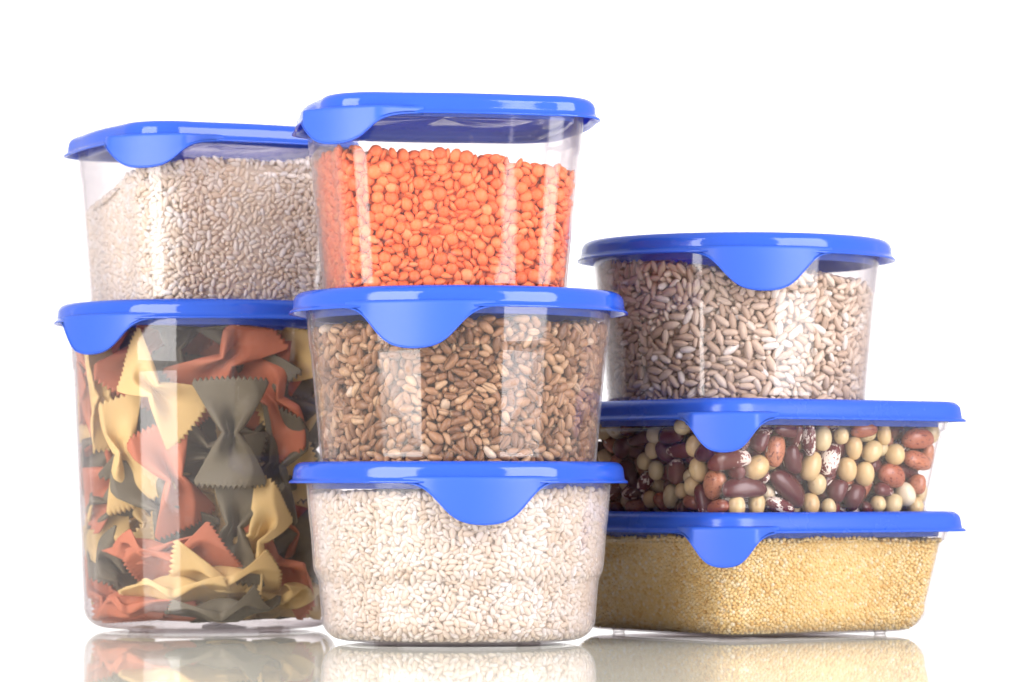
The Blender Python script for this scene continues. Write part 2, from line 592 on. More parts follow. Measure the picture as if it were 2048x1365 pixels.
def tab_mesh(ol, ang, wid=1.0, deep=79.0):
    """pull tab hanging from the lid's lip in direction ang (in the lid's own frame)"""
    e = np.array([math.cos(ang), math.sin(ang)])
    tg = np.array([-e[1], e[0]])
    base = ol.pts(0)
    proj = base @ e
    d = proj.max()
    Rt = ol.R if isinstance(ol, Round) else 320.0
    S = np.linspace(-168, 168, 69) * wid
    drop = np.interp(np.abs(S / wid), np.linspace(0, 175, 351), np.convolve(np.pad(np.interp(np.linspace(0, 175, 351), TAB_S, TAB_D), 20, mode='edge'), np.ones(41) / 41, 'valid'))
    drop = drop * (deep / 79.0)
    a = S / Rt
    arc = (e[None] * (d - Rt + Rt * np.cos(a))[:, None] + tg[None] * (Rt * np.sin(a))[:, None])
    nrm = e[None] * np.cos(a)[:, None] + tg[None] * np.sin(a)[:, None]
    # the outline itself at the same sideways position
    side = base @ tg
    front = proj > 0
    o = np.argsort(side[front])
    line = np.interp(arc @ tg, side[front][o], proj[front][o])
    outl = e[None] * line[:, None] + tg[None] * (arc @ tg)[:, None]
    w = np.clip((168 - np.abs(S / wid)) / 74.0, 0, 1)[:, None]
    w = w * w * (3 - 2 * w)
    path = outl * (1 - w) + arc * w - nrm * (1 - w) * 7.0
    gap = np.maximum(((arc - outl) @ e), 0)
    rows = []
    inward = outl - e[None] * 10
    rows.append(np.column_stack([inward - nrm * 2, np.full(len(S), 15.0)]))
    rows.append(np.column_stack([inward * .5 + path * .5 - nrm * 1, np.full(len(S), 13.5)]))
    rows.append(np.column_stack([path + nrm * 1.0, np.full(len(S), 11.0)]))
    for f in np.linspace(0, 1, 9):
        z = 6 - (6 + drop) * f
        out = 2.0 + 5.0 * f * (drop / deep)
        rows.append(np.column_stack([path + nrm * out[:, None], z]))
    # beaded lower edge
    last = rows[-1]
    rows[-2] = rows[-1].copy()
    rows[-2][:, 2] += 5.5
    rows.append(np.column_stack([last[:, :2] + nrm * 2.6, last[:, 2] + 3.0]))
    rows.append(np.column_stack([last[:, :2] + nrm * 2.4, last[:, 2] + 0.3]))
    rows.append(np.column_stack([last[:, :2] - nrm * 2.5, last[:, 2] - 0.8]))
    for f in (1.0, 0.5, 0.0):
        z = 5 - (5 + drop) * f
        out = -3.0 + 5.0 * f * (drop / deep)
        rows.append(np.column_stack([path + nrm * out[:, None], z + (2 if f == 1.0 else 0)]))
    rows.append(np.column_stack([inward - nrm * 3, np.full(len(S), 7.0)]))
    nS = len(S)
    V = np.concatenate(rows)
    F = []
    m = len(rows)
    for k in range(m):
        k2 = (k + 1) % m
        for j in range(nS - 1):
            F.append((k * nS + j, k2 * nS + j, k2 * nS + j + 1, k * nS + j + 1))
    return V, np.array(F)


def foot_mesh(ol, inset, ang, foot):
    """small clear pad below the base"""
    e = np.array([math.cos(ang), math.sin(ang)])
    tg = np.array([-e[1], e[0]])
    P = ol.pts(inset)
    d = (P @ e).max()
    ring = []
    for (z, g) in ((foot + 6, 1.0), (0.8, 0.86), (0.0, 0.76)):
        for q in np.linspace(0, 2 * math.pi, 20, endpoint=False):
            p = e * (d - 20 + 14 * g * math.cos(q)) + tg * (34 * g * math.sin(q))
            ring.append((p[0], p[1], z))
    V = np.array(ring)
    n = 20
    F = [(k * n + j, k * n + (j + 1) % n, (k + 1) * n + (j + 1) % n, (k + 1) * n + j) for k in range(2) for j in range(n)]
    me = bpy.data.meshes.new('foot')
    me.from_pydata([tuple(v) for v in V * U], [], F + [tuple(range(2 * n, 3 * n))])
    me.polygons.foreach_set('use_smooth', [True] * len(me.polygons))
    return me


class Box_:
    pass


def container(name, label, ol, tub, cx, Y, zb, tab_ang, clear, lidmat, tab_w=0.93, tab_d=79.0):
    c = Box_()
    c.ol, c.tub, c.cx, c.Y, c.zb = ol, tub, cx, Y, zb
    root = bpy.data.objects.new(name, None)
    root.empty_display_size = 0.01
    col.objects.link(root)
    root.location = (cx * U, (Y - 6940) * U, zb * U)
    root.rotation_euler = (0, 0, ol.rot)
    tag(root, label, 'food container', 'stacked food containers with blue lids')
    c.root = root
    V, F = tub.mesh(ol)
    obj('tub', mesh_np('tub', V * U, F), clear, root)
    feet_ang = [R_(45 + 90 * k) for k in range(4)]
    for a in feet_ang:
        obj('foot', foot_mesh(ol, tub.i[0] + 10, a, tub.foot), clear, root)
    V, F = lid_mesh(ol, -2 if (isinstance(ol, Square) and tub.H > 300) else -11)
    V = V + np.array([0, 0, tub.H])
    lid = obj('lid', mesh_np('lid', V * U, F), lidmat, root)
    V, F = tab_mesh(ol, tab_ang, tab_w, tab_d)
    V = V + np.array([0, 0, tub.H])
    obj('pull_tab', mesh_np('pull_tab', V * U, F), M_TAB, lid)
    return c


RL = 336
C_RICE = container('food_container', 'round clear container of white rice with ledged wall, bottom of the middle stack',
                   Round(RL), Tub(315, 34, 55, 46, steps=[(134, 8, 30), (238, 1, 16)]), -106, 6940, 0, R_(9 - 90), M_MILKY, M_LID)
C_WHEAT = container('food_container', 'round clear container of brown wheat grains, between rice and red lentils',
                    Round(RL), Tub(310, 34, 60, 24, steps=[(238, 2, 16)], foot=4), -106, 6940, 339, R_(-13.5 - 90), M_CLEAR, M_LID)
C_LENTIL = container('food_container', 'square clear container of orange red lentils on top of the middle stack',
                     Square(278, 102, R_(11), 12), Tub(345, 29, 57, 24, steps=[(286, 2, 16)], foot=4), -137, 6940, 673, R_(225), M_CLEAR, M_LID, 0.86, 59.0)
C_PASTA = container('food_container', 'tall round clear container of coloured bow tie pasta standing on the table',
                    Round(RL), Tub(656, 34, 60, 46, steps=[(560, 3, 18)]), -652, 7562, 0, R_(-42 - 90), M_HAZY, M_LID, 0.93, 72.0)
C_RICE2 = container('food_container', 'square clear container of rice standing on the tall pasta container',
                    Square(273, 104, R_(26), 9), Tub(346, 27, 48, 24, steps=[(300, 2, 16)], foot=4), -648, 7562, 680, R_(225), M_CLEAR, M_LID, 0.86, 59.0)
C_MILLET = container('food_container', 'flat square clear container of yellow millet standing on the table',
                     Square(346, 84, R_(35), 4), Tub(215, 30, 60, 54, steps=[(196, 6, 6)]), 498, 7368, 0, R_(225), M_CLEAR, M_LID_MATT, 0.63, 67.0)
C_BEANS = container('food_container', 'flat square clear container of mixed beans on the millet container',
                    Square(346, 84, R_(35), 4), Tub(204, 30, 60, 24, steps=[(186, 6, 6)], foot=4), 498, 7368, 239, R_(225), M_CLEAR, M_LID_MATT, 0.63, 67.0)
C_OATS = container('food_container', 'round clear container of pale husked oat grains on the bean container',
                   Round(RL), Tub(316, 34, 60, 24, steps=[(244, 2, 16)], foot=4), 474, 7407, 467, R_(6 - 90), M_CLEAR, M_LID)


# ------------------------------------------------------------------ packing of loose grains
def pairs_of(P, cut, body):
    cs = cut
    I = np.floor((P - P.min(0)) / cs).astype(np.int64) + 1
    nx, ny = I[:, 0].max() + 3, I[:, 1].max() + 3
    key = I[:, 0] + nx * (I[:, 1] + ny * I[:, 2])
    order = np.argsort(key, kind='stable')
    ks = key[order]
    out_i, out_j = [], []
    offs = [(0, 0, 0)] + [(a, b, c) for c in (-1, 0, 1) for b in (-1, 0, 1) for a in (-1, 0, 1) if (c, b, a) > (0, 0, 0)]
    idx = np.arange(len(P))
    for (a, b, c) in offs:
        k2 = ks + a + nx * (b + ny * c)
        lo = np.searchsorted(ks, k2, 'left')
        hi = np.searchsorted(ks, k2, 'right')
        if (a, b, c) == (0, 0, 0):
            lo = idx + 1
        cnt = np.maximum(hi - lo, 0)
        i = np.repeat(idx, cnt)
        st = np.repeat(lo - np.concatenate([[0], np.cumsum(cnt)[:-1]]), cnt)
        j = st + np.arange(cnt.sum())
        i, j = order[i], order[j]
        d2 = ((P[i] - P[j]) ** 2).sum(1)
        k = (d2 < cut * cut) & (body[i] != body[j])
        out_i.append(i[k])
        out_j.append(j[k])
    return np.concatenate(out_i), np.concatenate(out_j)


class Domain:
    """inside of a tub (axes parallel to the world's, origin at the base centre), a shell of depth t behind the wall and below the top"""

    def __init__(self, c, t, ztop, yback):
        self.c, self.t, self.ztop, self.yback = c, t, ztop, yback

    def wall(self, p):
        return self.c.ol.sd(p[:, 0], p[:, 1], self.c.tub.inset_in(p[:, 2]) + 1.0)

    def push(self, p, r):
        D = np.zeros_like(p)
        s, nx, ny = self.wall(p)
        pen = np.maximum(s + r, 0)
        D[:, 0] -= pen * nx
        D[:, 1] -= pen * ny
        zf = self.c.tub.foot + self.c.tub.th + 1
        D[:, 2] += np.maximum(zf + r - p[:, 2], 0)
        zt = self.ztop(p[:, 0], p[:, 1])
        D[:, 2] -= np.maximum(p[:, 2] + r * 0.6 - zt, 0) * 0.5
        # the core of the heap
        din = -(s) - self.t
        dtop = (zt - self.t) - p[:, 2]
        core = (din > 0) & (dtop > 0)
        horiz = core & (din < dtop)
        vert = core & ~horiz
        D[:, 0] += np.where(horiz, din * nx, 0) * 0.6
        D[:, 1] += np.where(horiz, din * ny, 0) * 0.6
        D[:, 2] += np.where(vert, dtop, 0) * 0.6
        D[:, 1] -= np.maximum(p[:, 1] - self.yback, 0) * 0.5
        return D


def relax(c, R, off, rad, dom, iters, bias=0.3, fixed=None, settle=0.25):
    N, m = rad.shape
    body = np.repeat(np.arange(N), m)
    rmax = rad.max()
    inert = (off ** 2).sum((1, 2)) + (rad ** 2).sum(1) * 0.5
    pi = pj = None
    for it in range(iters):
        W = np.einsum('nij,nmj->nmi', R, off)
        P = (c[:, None] + W).reshape(-1, 3)
        rr = rad.ravel()
        if it % 4 == 0:
            pi, pj = pairs_of(P, 2 * rmax * 1.12, body)
        d = P[pj] - P[pi]
        L = np.sqrt((d * d).sum(1)) + 1e-6
        ov = rr[pi] + rr[pj] - L
        k = ov > 0
        a, b = pi[k], pj[k]
        f = d[k] * (0.5 * ov[k] / L[k])[:, None]
        D = np.empty_like(P)
        n = len(P)
        for ax in range(3):
            D[:, ax] = np.bincount(b, f[:, ax], n) - np.bincount(a, f[:, ax], n)
        cnt = np.bincount(b, minlength=n) + np.bincount(a, minlength=n)
        wl = dom.push(P, rr)
        hit = (np.abs(wl).sum(1) > 0)
        D = D * 0.75 + wl
        cnt = cnt + hit
        D = D.reshape(N, m, 3)
        cb = np.maximum(cnt.reshape(N, m).sum(1), 1)
        W3 = W
        dc = D.sum(1) / np.maximum(cb * 0.55, 1)[:, None]
        om = np.cross(W3, D).sum(1) / inert[:, None] * 0.7
        if it < iters * 0.7:
            s, nx, ny = dom.wall(c)
            g = bias * (1 - it / (iters * 0.7))
            dc[:, 0] += nx * g
            dc[:, 1] += ny * g
            dc[:, 2] -= settle * g
        lim = rmax * 0.5
        ln = np.sqrt((dc * dc).sum(1)) + 1e-9
        dc *= np.minimum(1, lim / ln)[:, None]
        ol_ = np.sqrt((om * om).sum(1)) + 1e-9
        om *= np.minimum(1, 0.25 / ol_)[:, None]
        if fixed is not None:
            dc[fixed] *= 0.25
            om[fixed] *= 0.25
        c = c + dc
        # small rotation, then make the axes orthonormal again
        R = R + np.cross(om[:, None, :], np.swapaxes(R, 1, 2)).swapaxes(1, 2)
        x = R[:, :, 0]
        x = x / np.linalg.norm(x, axis=1, keepdims=True)
        y = R[:, :, 1]
        y = y - (x * y).sum(1, keepdims=True) * x
        y = y / np.linalg.norm(y, axis=1, keepdims=True)
        R = np.stack([x, y, np.cross(x, y)], 2)
    return c, R


def frames(zaxis):
    """rotation matrices with the given z axis and a random turn about it"""
    z = zaxis / np.linalg.norm(zaxis, axis=1, keepdims=True)
    h = rng.normal(size=z.shape)
    x = np.cross(h, z)
    x /= np.linalg.norm(x, axis=1, keepdims=True)
    return np.stack([x, np.cross(z, x), z], 2)


def seed_points(dom, vol, frac):
    """jittered body-centred lattice in the shell"""
    a = (2 * vol / frac) ** (1 / 3)
    ol = dom.c.ol
    ext = ol.R * (1.0 if isinstance(ol, Round) else 1.35)
    g = np.arange(-ext, ext + a, a)
    zz = np.arange(dom.c.tub.foot + 8, dom.c.tub.H + 20, a)
    G = np.stack(np.meshgrid(g, g, zz, indexing='ij'), -1).reshape(-1, 3)
    G = np.concatenate([G, G + a / 2])
    G = G + rng.normal(size=G.shape) * a * 0.16
    s, nx, ny = dom.wall(G)
    zt = dom.ztop(G[:, 0], G[:, 1])
    r = a * 0.30
    keep = (s < -r) & (G[:, 2] < zt - r * 0.5) & ((s > -dom.t) | (G[:, 2] > zt - dom.t)) & (G[:, 1] < dom.yback)
    return G[keep]


def ellipsoid(seg, rings, shape=None):
    """closed low-poly grain along z, unit radius; shape(p) may reshape the points"""
    V = [(0, 0, -1.0)]
    for k in range(1, rings):
        ph = -math.pi / 2 + math.pi * k / rings
        for j in range(seg):
            q = 2 * math.pi * (j + 0.5 * (k % 2)) / seg
            V.append((math.cos(ph) * math.cos(q), math.cos(ph) * math.sin(q), math.sin(ph)))
    V.append((0, 0, 1.0))
    F3 = []
    for j in range(seg):
        F3.append((0, 1 + (j + 1) % seg, 1 + j))
    for k in range(rings - 2):
        for j in range(seg):
            a, b = 1 + k * seg + j, 1 + k * seg + (j + 1) % seg
            c_, d_ = a + seg, b + seg
            if k % 2 == 0:
                F3 += [(a, b, c_), (b, d_, c_)]
            else:
                F3 += [(a, b, d_), (a, d_, c_)]
    e = 1 + (rings - 2) * seg
    for j in range(seg):
        F3.append((e + j, e + (j + 1) % seg, len(V) - 1))
    V = np.array(V)
    if shape is not None:
        V = shape(V)
    return V, np.array(F3)


def core_mesh(dom, inset):
    ol, tub = dom.c.ol, dom.c.tub
    zs = np.concatenate([[tub.foot + 10], np.linspace(tub.foot + 24, tub.H + 10, 14)])
    cr, sr = math.cos(ol.rot), math.sin(ol.rot)
    rings = []
    for z in list(zs):
        p = ol.pts(float(tub.inset_in(z)) + inset)
        q = np.column_stack([cr * p[:, 0] - sr * p[:, 1], sr * p[:, 0] + cr * p[:, 1]])
        zt = dom.ztop(q[:, 0], q[:, 1]) - inset
        rings.append(np.column_stack([q, np.minimum(z, zt)]))
    for f in (0.75, 0.5, 0.25, 0.02):
        q = rings[len(zs) - 1][:, :2] * f
        zt = dom.ztop(q[:, 0], q[:, 1]) - inset
        rings.append(np.column_stack([q, np.minimum(zs[-1], zt)]))
    rings.insert(0, np.column_stack([rings[0][:, :2] * 0.02, rings[0][:, 2]]))
    n = len(rings[0])
    V = np.concatenate(rings)
    j = np.arange(n)
    j2 = (j + 1) % n
    F = np.concatenate([np.stack([k * n + j, k * n + j2, (k + 1) * n + j2, (k + 1) * n + j], 1) for k in range(len(rings) - 1)])
    return V, F


def fill(c, name, cat, mat, tmpl, size, spheres, ztop, depth, frac, iters, singles, label, group, stuff_name, stuff_label, yback, lay=0.75, vary=0.12, grow=1.06, core=0.85):
    """fill a tub with loose grains: the best seen ones are single objects, the rest is one stuff object"""
    A, B, Cz = size                                   # half axes
    vol = 4 / 3 * math.pi * A * B * Cz
    dom = Domain(c, depth, ztop, yback)
    pts = seed_points(dom, vol, frac)
    N = len(pts)
    sc = 1 + rng.normal(size=(N, 1)) * vary
    sc = np.clip(sc, 0.72, 1.25)
    s, nx, ny = dom.wall(pts)
    z = rng.normal(size=(N, 3))
    nv = np.stack([nx, ny, np.zeros(N)], 1)
    near = np.clip(1.3 + s / (depth * 0.6), 0, 1)[:, None] * lay
    if Cz > A:                                        # long grains lie along the wall
        z = z - nv * (z * nv).sum(1, keepdims=True) * near
        z[:, 2] *= 0.8
    else:                                             # flat seeds: many face the wall
        z = z + nv * near * 1.1 * np.sign((z * nv).sum(1, keepdims=True))
    R = frames(z)
    off = np.array([o[:3] for o in spheres])[None] * sc[:, :, None]
    rad = np.array([o[3] for o in spheres])[None] * sc
    p, R = relax(pts, R, np.broadcast_to(off, (N, len(spheres), 3)).copy(), rad, dom, iters)
    # template
    tv, tf = tmpl
    nv_ = len(tv)
    S3 = np.array(size)[None] * grow
    rnd = rng.random(N)
    # which grains show best: close to the wall and turned to the camera
    s, nx, ny = dom.wall(p)
    s = s + min(size)
    facing = -ny
    tops = ztop(p[:, 0], p[:, 1]) - p[:, 2]
    score = s * 1.0 + 14 * facing - np.where(tops < 0, 20, 0) - np.where(p[:, 2] < 42, 60, 0)
    score[facing < 0.25] = -1e9
    best = np.argsort(-score)[:singles]
    single = np.zeros(N, bool)
    single[best] = True
    rest = np.where(~single)[0]
    V = p[rest][:, None] + np.einsum('nij,nvj->nvi', R[rest], tv[None] * S3[None] * sc[rest][:, :, None])
    F = (tf[None] + (np.arange(len(rest)) * nv_)[:, None, None]).reshape(-1, 3)
    V = V.reshape(-1, 3)
    at_r = np.repeat(rnd[rest], nv_)
    at_l = np.tile(tv, (len(rest), 1))
    cv, cf = core_mesh(dom, depth * core)
    F4 = cf + len(V)
    V = np.concatenate([V, cv])
    at_r = np.concatenate([at_r, np.full(len(cv), 0.3)])
    at_l = np.concatenate([at_l, cv / 12.0])
    me = mesh_np(stuff_name, V * U, F4, F, attrs={'rnd': at_r, 'loc': at_l})
    o = obj(stuff_name, me, mat)
    o.location = c.root.location
    tag(o, stuff_label, cat, group, 'stuff')
    # single grains share a handful of meshes
    variants = []
    for k in range(14 if singles else 0):
        me = mesh_np(name, tv * S3 * U, None, tf, attrs={'rnd': np.full(nv_, (k + 0.5) / 14), 'loc': tv})
        me.materials.append(mat)
        variants.append(me)
    L = Vector(c.root.location)
    for i in best:
        g = bpy.data.objects.new(name, variants[random.randrange(14)])
        col.objects.link(g)
        mtx = Matrix([list(R[i][k]) for k in range(3)]).to_4x4()
        g.matrix_world = Matrix.Translation(L + Vector(p[i] * U)) @ mtx @ Matrix.Scale(float(sc[i, 0]), 4)
        tag(g, label, cat, group)
    print(name, 'grains', N, 'single', len(best))


def bumpy(a, seed):
    ph = np.random.default_rng(seed).random(4) * 6.28
    return lambda x, y: a * (np.sin(x * 0.021 + ph[0]) + np.sin(y * 0.026 + ph[1]) + 0.6 * np.sin((x + y) * 0.043 + ph[2]))


def rice_shape(V):
    W = V.copy()
    W[:, 0] *= 1 - 0.10 * V[:, 2]
    W[:, 1] *= 0.88
    return W


def wheat_shape(V):
    """plump kernel with a crease along one side and blunt ends"""
    W = V.copy()
    q = np.arctan2(V[:, 1], V[:, 0])
    rr = np.hypot(V[:, 0], V[:, 1])
    crease = np.exp(-(q / 0.36) ** 2)
    f = 1 - 0.46 * crease * np.clip(1.15 - np.abs(V[:, 2]), 0, 1)
    W[:, 0] *= f
    W[:, 1] *= f
    W[:, 0] += 0.10 * V[:, 2] ** 2
    W[:, :2] *= (1 + 0.10 * np.sin(V[:, 2] * 2.2))[:, None]
    return W


def oat_shape(V):
    W = V.copy()
    q = np.arctan2(V[:, 1], V[:, 0])
    crease = np.exp(-(q / 0.36) ** 2)
    f = (1 - 0.25 * crease) * (1 - 0.22 * np.abs(V[:, 2]) ** 1.5 * np.sign(V[:, 2] + 0.4))
    W[:, 0] *= f
    W[:, 1] *= f
    return W


def lens_shape(V):
    W = V.copy()
    r = np.hypot(V[:, 0], V[:, 1])
    W[:, 2] = np.sign(V[:, 2]) * np.abs(V[:, 2]) ** 1.15 * (1 - 0.12 * r)
    return W


def chain(L, r, n=3):
    return [(0, 0, t, r * (1.0 if abs(t) < L * .2 else 0.86)) for t in np.linspace(-L, L, n)]


def icosahedron():
    g = (1 + 5 ** 0.5) / 2
    V = np.array([(-1, g, 0), (1, g, 0), (-1, -g, 0), (1, -g, 0), (0, -1, g), (0, 1, g), (0, -1, -g), (0, 1, -g), (g, 0, -1), (g, 0, 1), (-g, 0, -1), (-g, 0, 1)])
    F = np.array([(0, 11, 5), (0, 5, 1), (0, 1, 7), (0, 7, 10), (0, 10, 11), (1, 5, 9), (5, 11, 4), (11, 10, 2), (10, 7, 6), (7, 1, 8), (3, 9, 4), (3, 4, 2), (3, 2, 6), (3, 6, 8), (3, 8, 9), (4, 9, 5), (2, 4, 11), (6, 2, 10), (8, 6, 7), (9, 8, 1)])
    return V / np.linalg.norm(V[0]), F


b1 = bumpy(3, 1)
fill(C_RICE, 'rice_grain', 'rice', M_RICE, ellipsoid(8, 6, rice_shape), (5.3, 5.3, 8.9), chain(4.3, 4.85), lambda x, y: 300 + b1(x, y) + 0.01 * x, 25, 0.80, 46,
     150, 'white rice grain against the wall of the ledged bottom container', 'rice grains in the ledged round container', 'rice',
     'white rice filling the ledged round container', 150, grow=1.15, vary=0.15, core=0.5)
b2 = bumpy(4, 2)
fill(C_RICE2, 'rice_grain', 'rice', M_RICE, ellipsoid(8, 6, rice_shape), (5.5, 5.5, 9.2), chain(4.4, 5.0), lambda x, y: np.minimum(338, 306 + 0.10 * x + np.minimum(0, (x + 165) * 0.55)) + b2(x, y), 25, 0.80, 46,
     150, 'rice grain against the wall of the square container above the pasta', 'rice grains in the square container', 'rice',
     'white rice heaped in the square container above the pasta', 150, grow=1.15, vary=0.15, core=0.5)
b3 = bumpy(4, 3)
fill(C_LENTIL, 'lentil', 'lentil', M_LENTIL, ellipsoid(10, 6, lens_shape), (12.6, 12.6, 5.8),
     [(0, 0, 0, 5.9)] + [(7.0 * math.cos(q), 7.0 * math.sin(q), 0, 5.0) for q in np.arange(5) * 2 * math.pi / 5],
     lambda x, y: 274 - 0.065 * x + b3(x, y), 38, 0.86, 46,
     300, 'orange red lentil against the wall of the square container', 'red lentils in the square container', 'lentils',
     'orange red lentils filling the square container', 200, lay=0.12, vary=0.07, core=0.7)
b4 = bumpy(5, 4)
fill(C_WHEAT, 'wheat_grain', 'wheat', M_WHEAT, ellipsoid(14, 8, wheat_shape), (8.0, 8.3, 14.6), chain(7.2, 7.7), lambda x, y: 284 + 0.03 * x + b4(x, y), 36, 0.80, 46,
     300, 'brown wheat grain against the wall of the round container under the lentils', 'wheat grains in the round container', 'wheat',
     'brown wheat filling the round container under the lentils', 200, vary=0.15)
b5 = bumpy(5, 5)
fill(C_OATS, 'oat_grain', 'oats', M_BARLEY, ellipsoid(10, 8, oat_shape), (7.5, 7.2, 15.8), chain(8.6, 6.9), lambda x, y: 288 - 0.085 * x + b5(x, y), 34, 0.78, 46,
     300, 'pale husked oat grain against the wall of the round container above the beans', 'oat grains in the round container', 'oats',
     'pale husked oats filling the round container above the beans', 200, vary=0.16, core=0.7)
b6 = bumpy(2, 6)
fill(C_MILLET, 'millet_grain', 'millet', M_MILLET, icosahedron(), (4.0, 4.0, 4.0), [(0, 0, 0, 3.7)], lambda x, y: 206 - 0.012 * x + b6(x, y), 15, 0.74, 30,
     0, '', 'millet in the flat container', 'millet', 'tiny yellow millet grains filling the flat container on the table', 60, grow=1.16, core=0.5)


# ------------------------------------------------------------------ mixed beans
def bean_mesh(name, L, W, D, kidney, mat, seed):
    """smooth bean along z; concave side towards +x"""
    tv, tf = ellipsoid(20, 14)
    r = np.random.default_rng(seed)
    V = tv.copy()
    p = 0.86
    rho = np.hypot(tv[:, 0], tv[:, 1])
    fat = np.where(rho > 1e-6, rho ** p / np.maximum(rho, 1e-6), 1)
    V[:, 0] = tv[:, 0] * fat * W / 2
    V[:, 1] = tv[:, 1] * fat * D / 2
    V[:, 2] = tv[:, 2] * L / 2
    zz = tv[:, 2]
    V[:, 0] += -kidney * W * (zz ** 2 - 0.3)
    V[:, 0] -= kidney * W * 0.35 * np.exp(-(zz / 0.3) ** 2) * np.clip(tv[:, 0], 0, 1)
    V[:, :2] *= (1 + 0.07 * zz * r.normal())[:, None]
    me = mesh_np(name, V * U, None, tf, attrs={'loc': tv})
    me.materials.append(mat)
    return me


BEANS = [
    ('cream', -186, -270, 127, 51, 45, 60),
    ('cream', -33, -270, 185, 45, 35, 0),
    ('cream', 12, -270, 190, 31, 29, 0),
    ('cream', 48, -270, 165, 43, 33, 0),
    ('cream', 103, -270, 155, 44, 37, 40),
    ('cream', 158, -270, 155, 40, 38, 0),
    ('cream', 39, -270, 121, 46, 39, 0),
    ('cream', 81, -270, 111, 46, 37, 0),
    ('cream', -52, -270, 129, 56, 39, 20),
    ('cream', 117, -270, 193, 40, 27, 0),
    ('cream', -270, -174, 170, 41, 37, 0),
    ('cream', -270, -170, 119, 45, 37, 0),
    ('cream', -243, -270, 45, 40, 32, 0),
    ('cream', -183, -270, 42, 45, 32, 0),
    ('cream', -44, -270, 48, 43, 37, 0),
    ('cream', 1, -270, 42, 33, 29, 0),
    ('cream', 117, -270, 48, 31, 31, 0),
    ('cream', 164, -270, 50, 42, 35, 20),
    ('cream', 195, -270, 71, 46, 38, -30),
    ('cream', 234, -270, 49, 34, 34, 0),
    ('cream', 288, -270, 192, 42, 38, 0),
    ('cream', -270, -41, 121, 37, 31, 0),
    ('cream', -270, -3, 140, 33, 29, 0),
    ('cream', -270, -38, 163, 33, 29, 0),
    ('cream', -270, -82, 63, 45, 31, 0),
    ('cream', -270, -153, 90, 37, 33, 0),
    ('cream', -270, -113, 79, 29, 24, 0),
    ('cream', -33, -270, 92, 39, 37, 0),
    ('cream', 265, -270, 75, 38, 25, 0),
    ('cream', -270, -3, 62, 33, 29, 0),
    ('maroon', -270, -263, 137, 81, 40, 90),
    ('maroon', -214, -270, 90, 90, 45, 95),
    ('maroon', -108, -270, 90, 95, 49, 115),
    ('maroon', -100, -270, 146, 57, 37, -15),
    ('maroon', 20, -270, 83, 45, 41, 30),
    ('maroon', 70, -270, 69, 54, 46, 20),
    ('maroon', -270, -99, 192, 66, 37, 85),
    ('maroon', -270, 10, 185, 63, 42, 80),
    ('maroon', -130, -270, 197, 53, 35, 90),
    ('maroon', -270, -99, 121, 49, 45, 0),
    ('maroon', 136, -270, 79, 40, 33, 90),
    ('maroon', -188, -270, 182, 45, 41, 30),
    ('maroon', -270, 73, 168, 46, 38, 60),
    ('pinto', -151, -270, 162, 59, 43, 20),
    ('pinto', -270, -214, 88, 57, 49, 40),
    ('pinto', -270, -227, 49, 51, 28, 90),
    ('pinto', -270, -140, 54, 37, 31, 90),
    ('pinto', 217, -270, 187, 72, 42, 90),
    ('pinto', 223, -270, 141, 70, 42, 95),
    ('pinto', 153, -270, 115, 63, 44, 105),
    ('pinto', 231, -270, 92, 38, 38, 0),
    ('pinto', 277, -270, 152, 51, 29, 10),
    ('pinto', 70, -270, 201, 54, 31, 90),
    ('marbled', -71, -270, 183, 60, 29, -10),
    ('marbled', -3, -270, 142, 66, 41, 15),
    ('marbled', -122, -270, 55, 68, 39, 112),
    ('marbled', -270, 7, 98, 44, 37, 40),
    ('marbled', -251, -270, 182, 36, 32, 20),
]


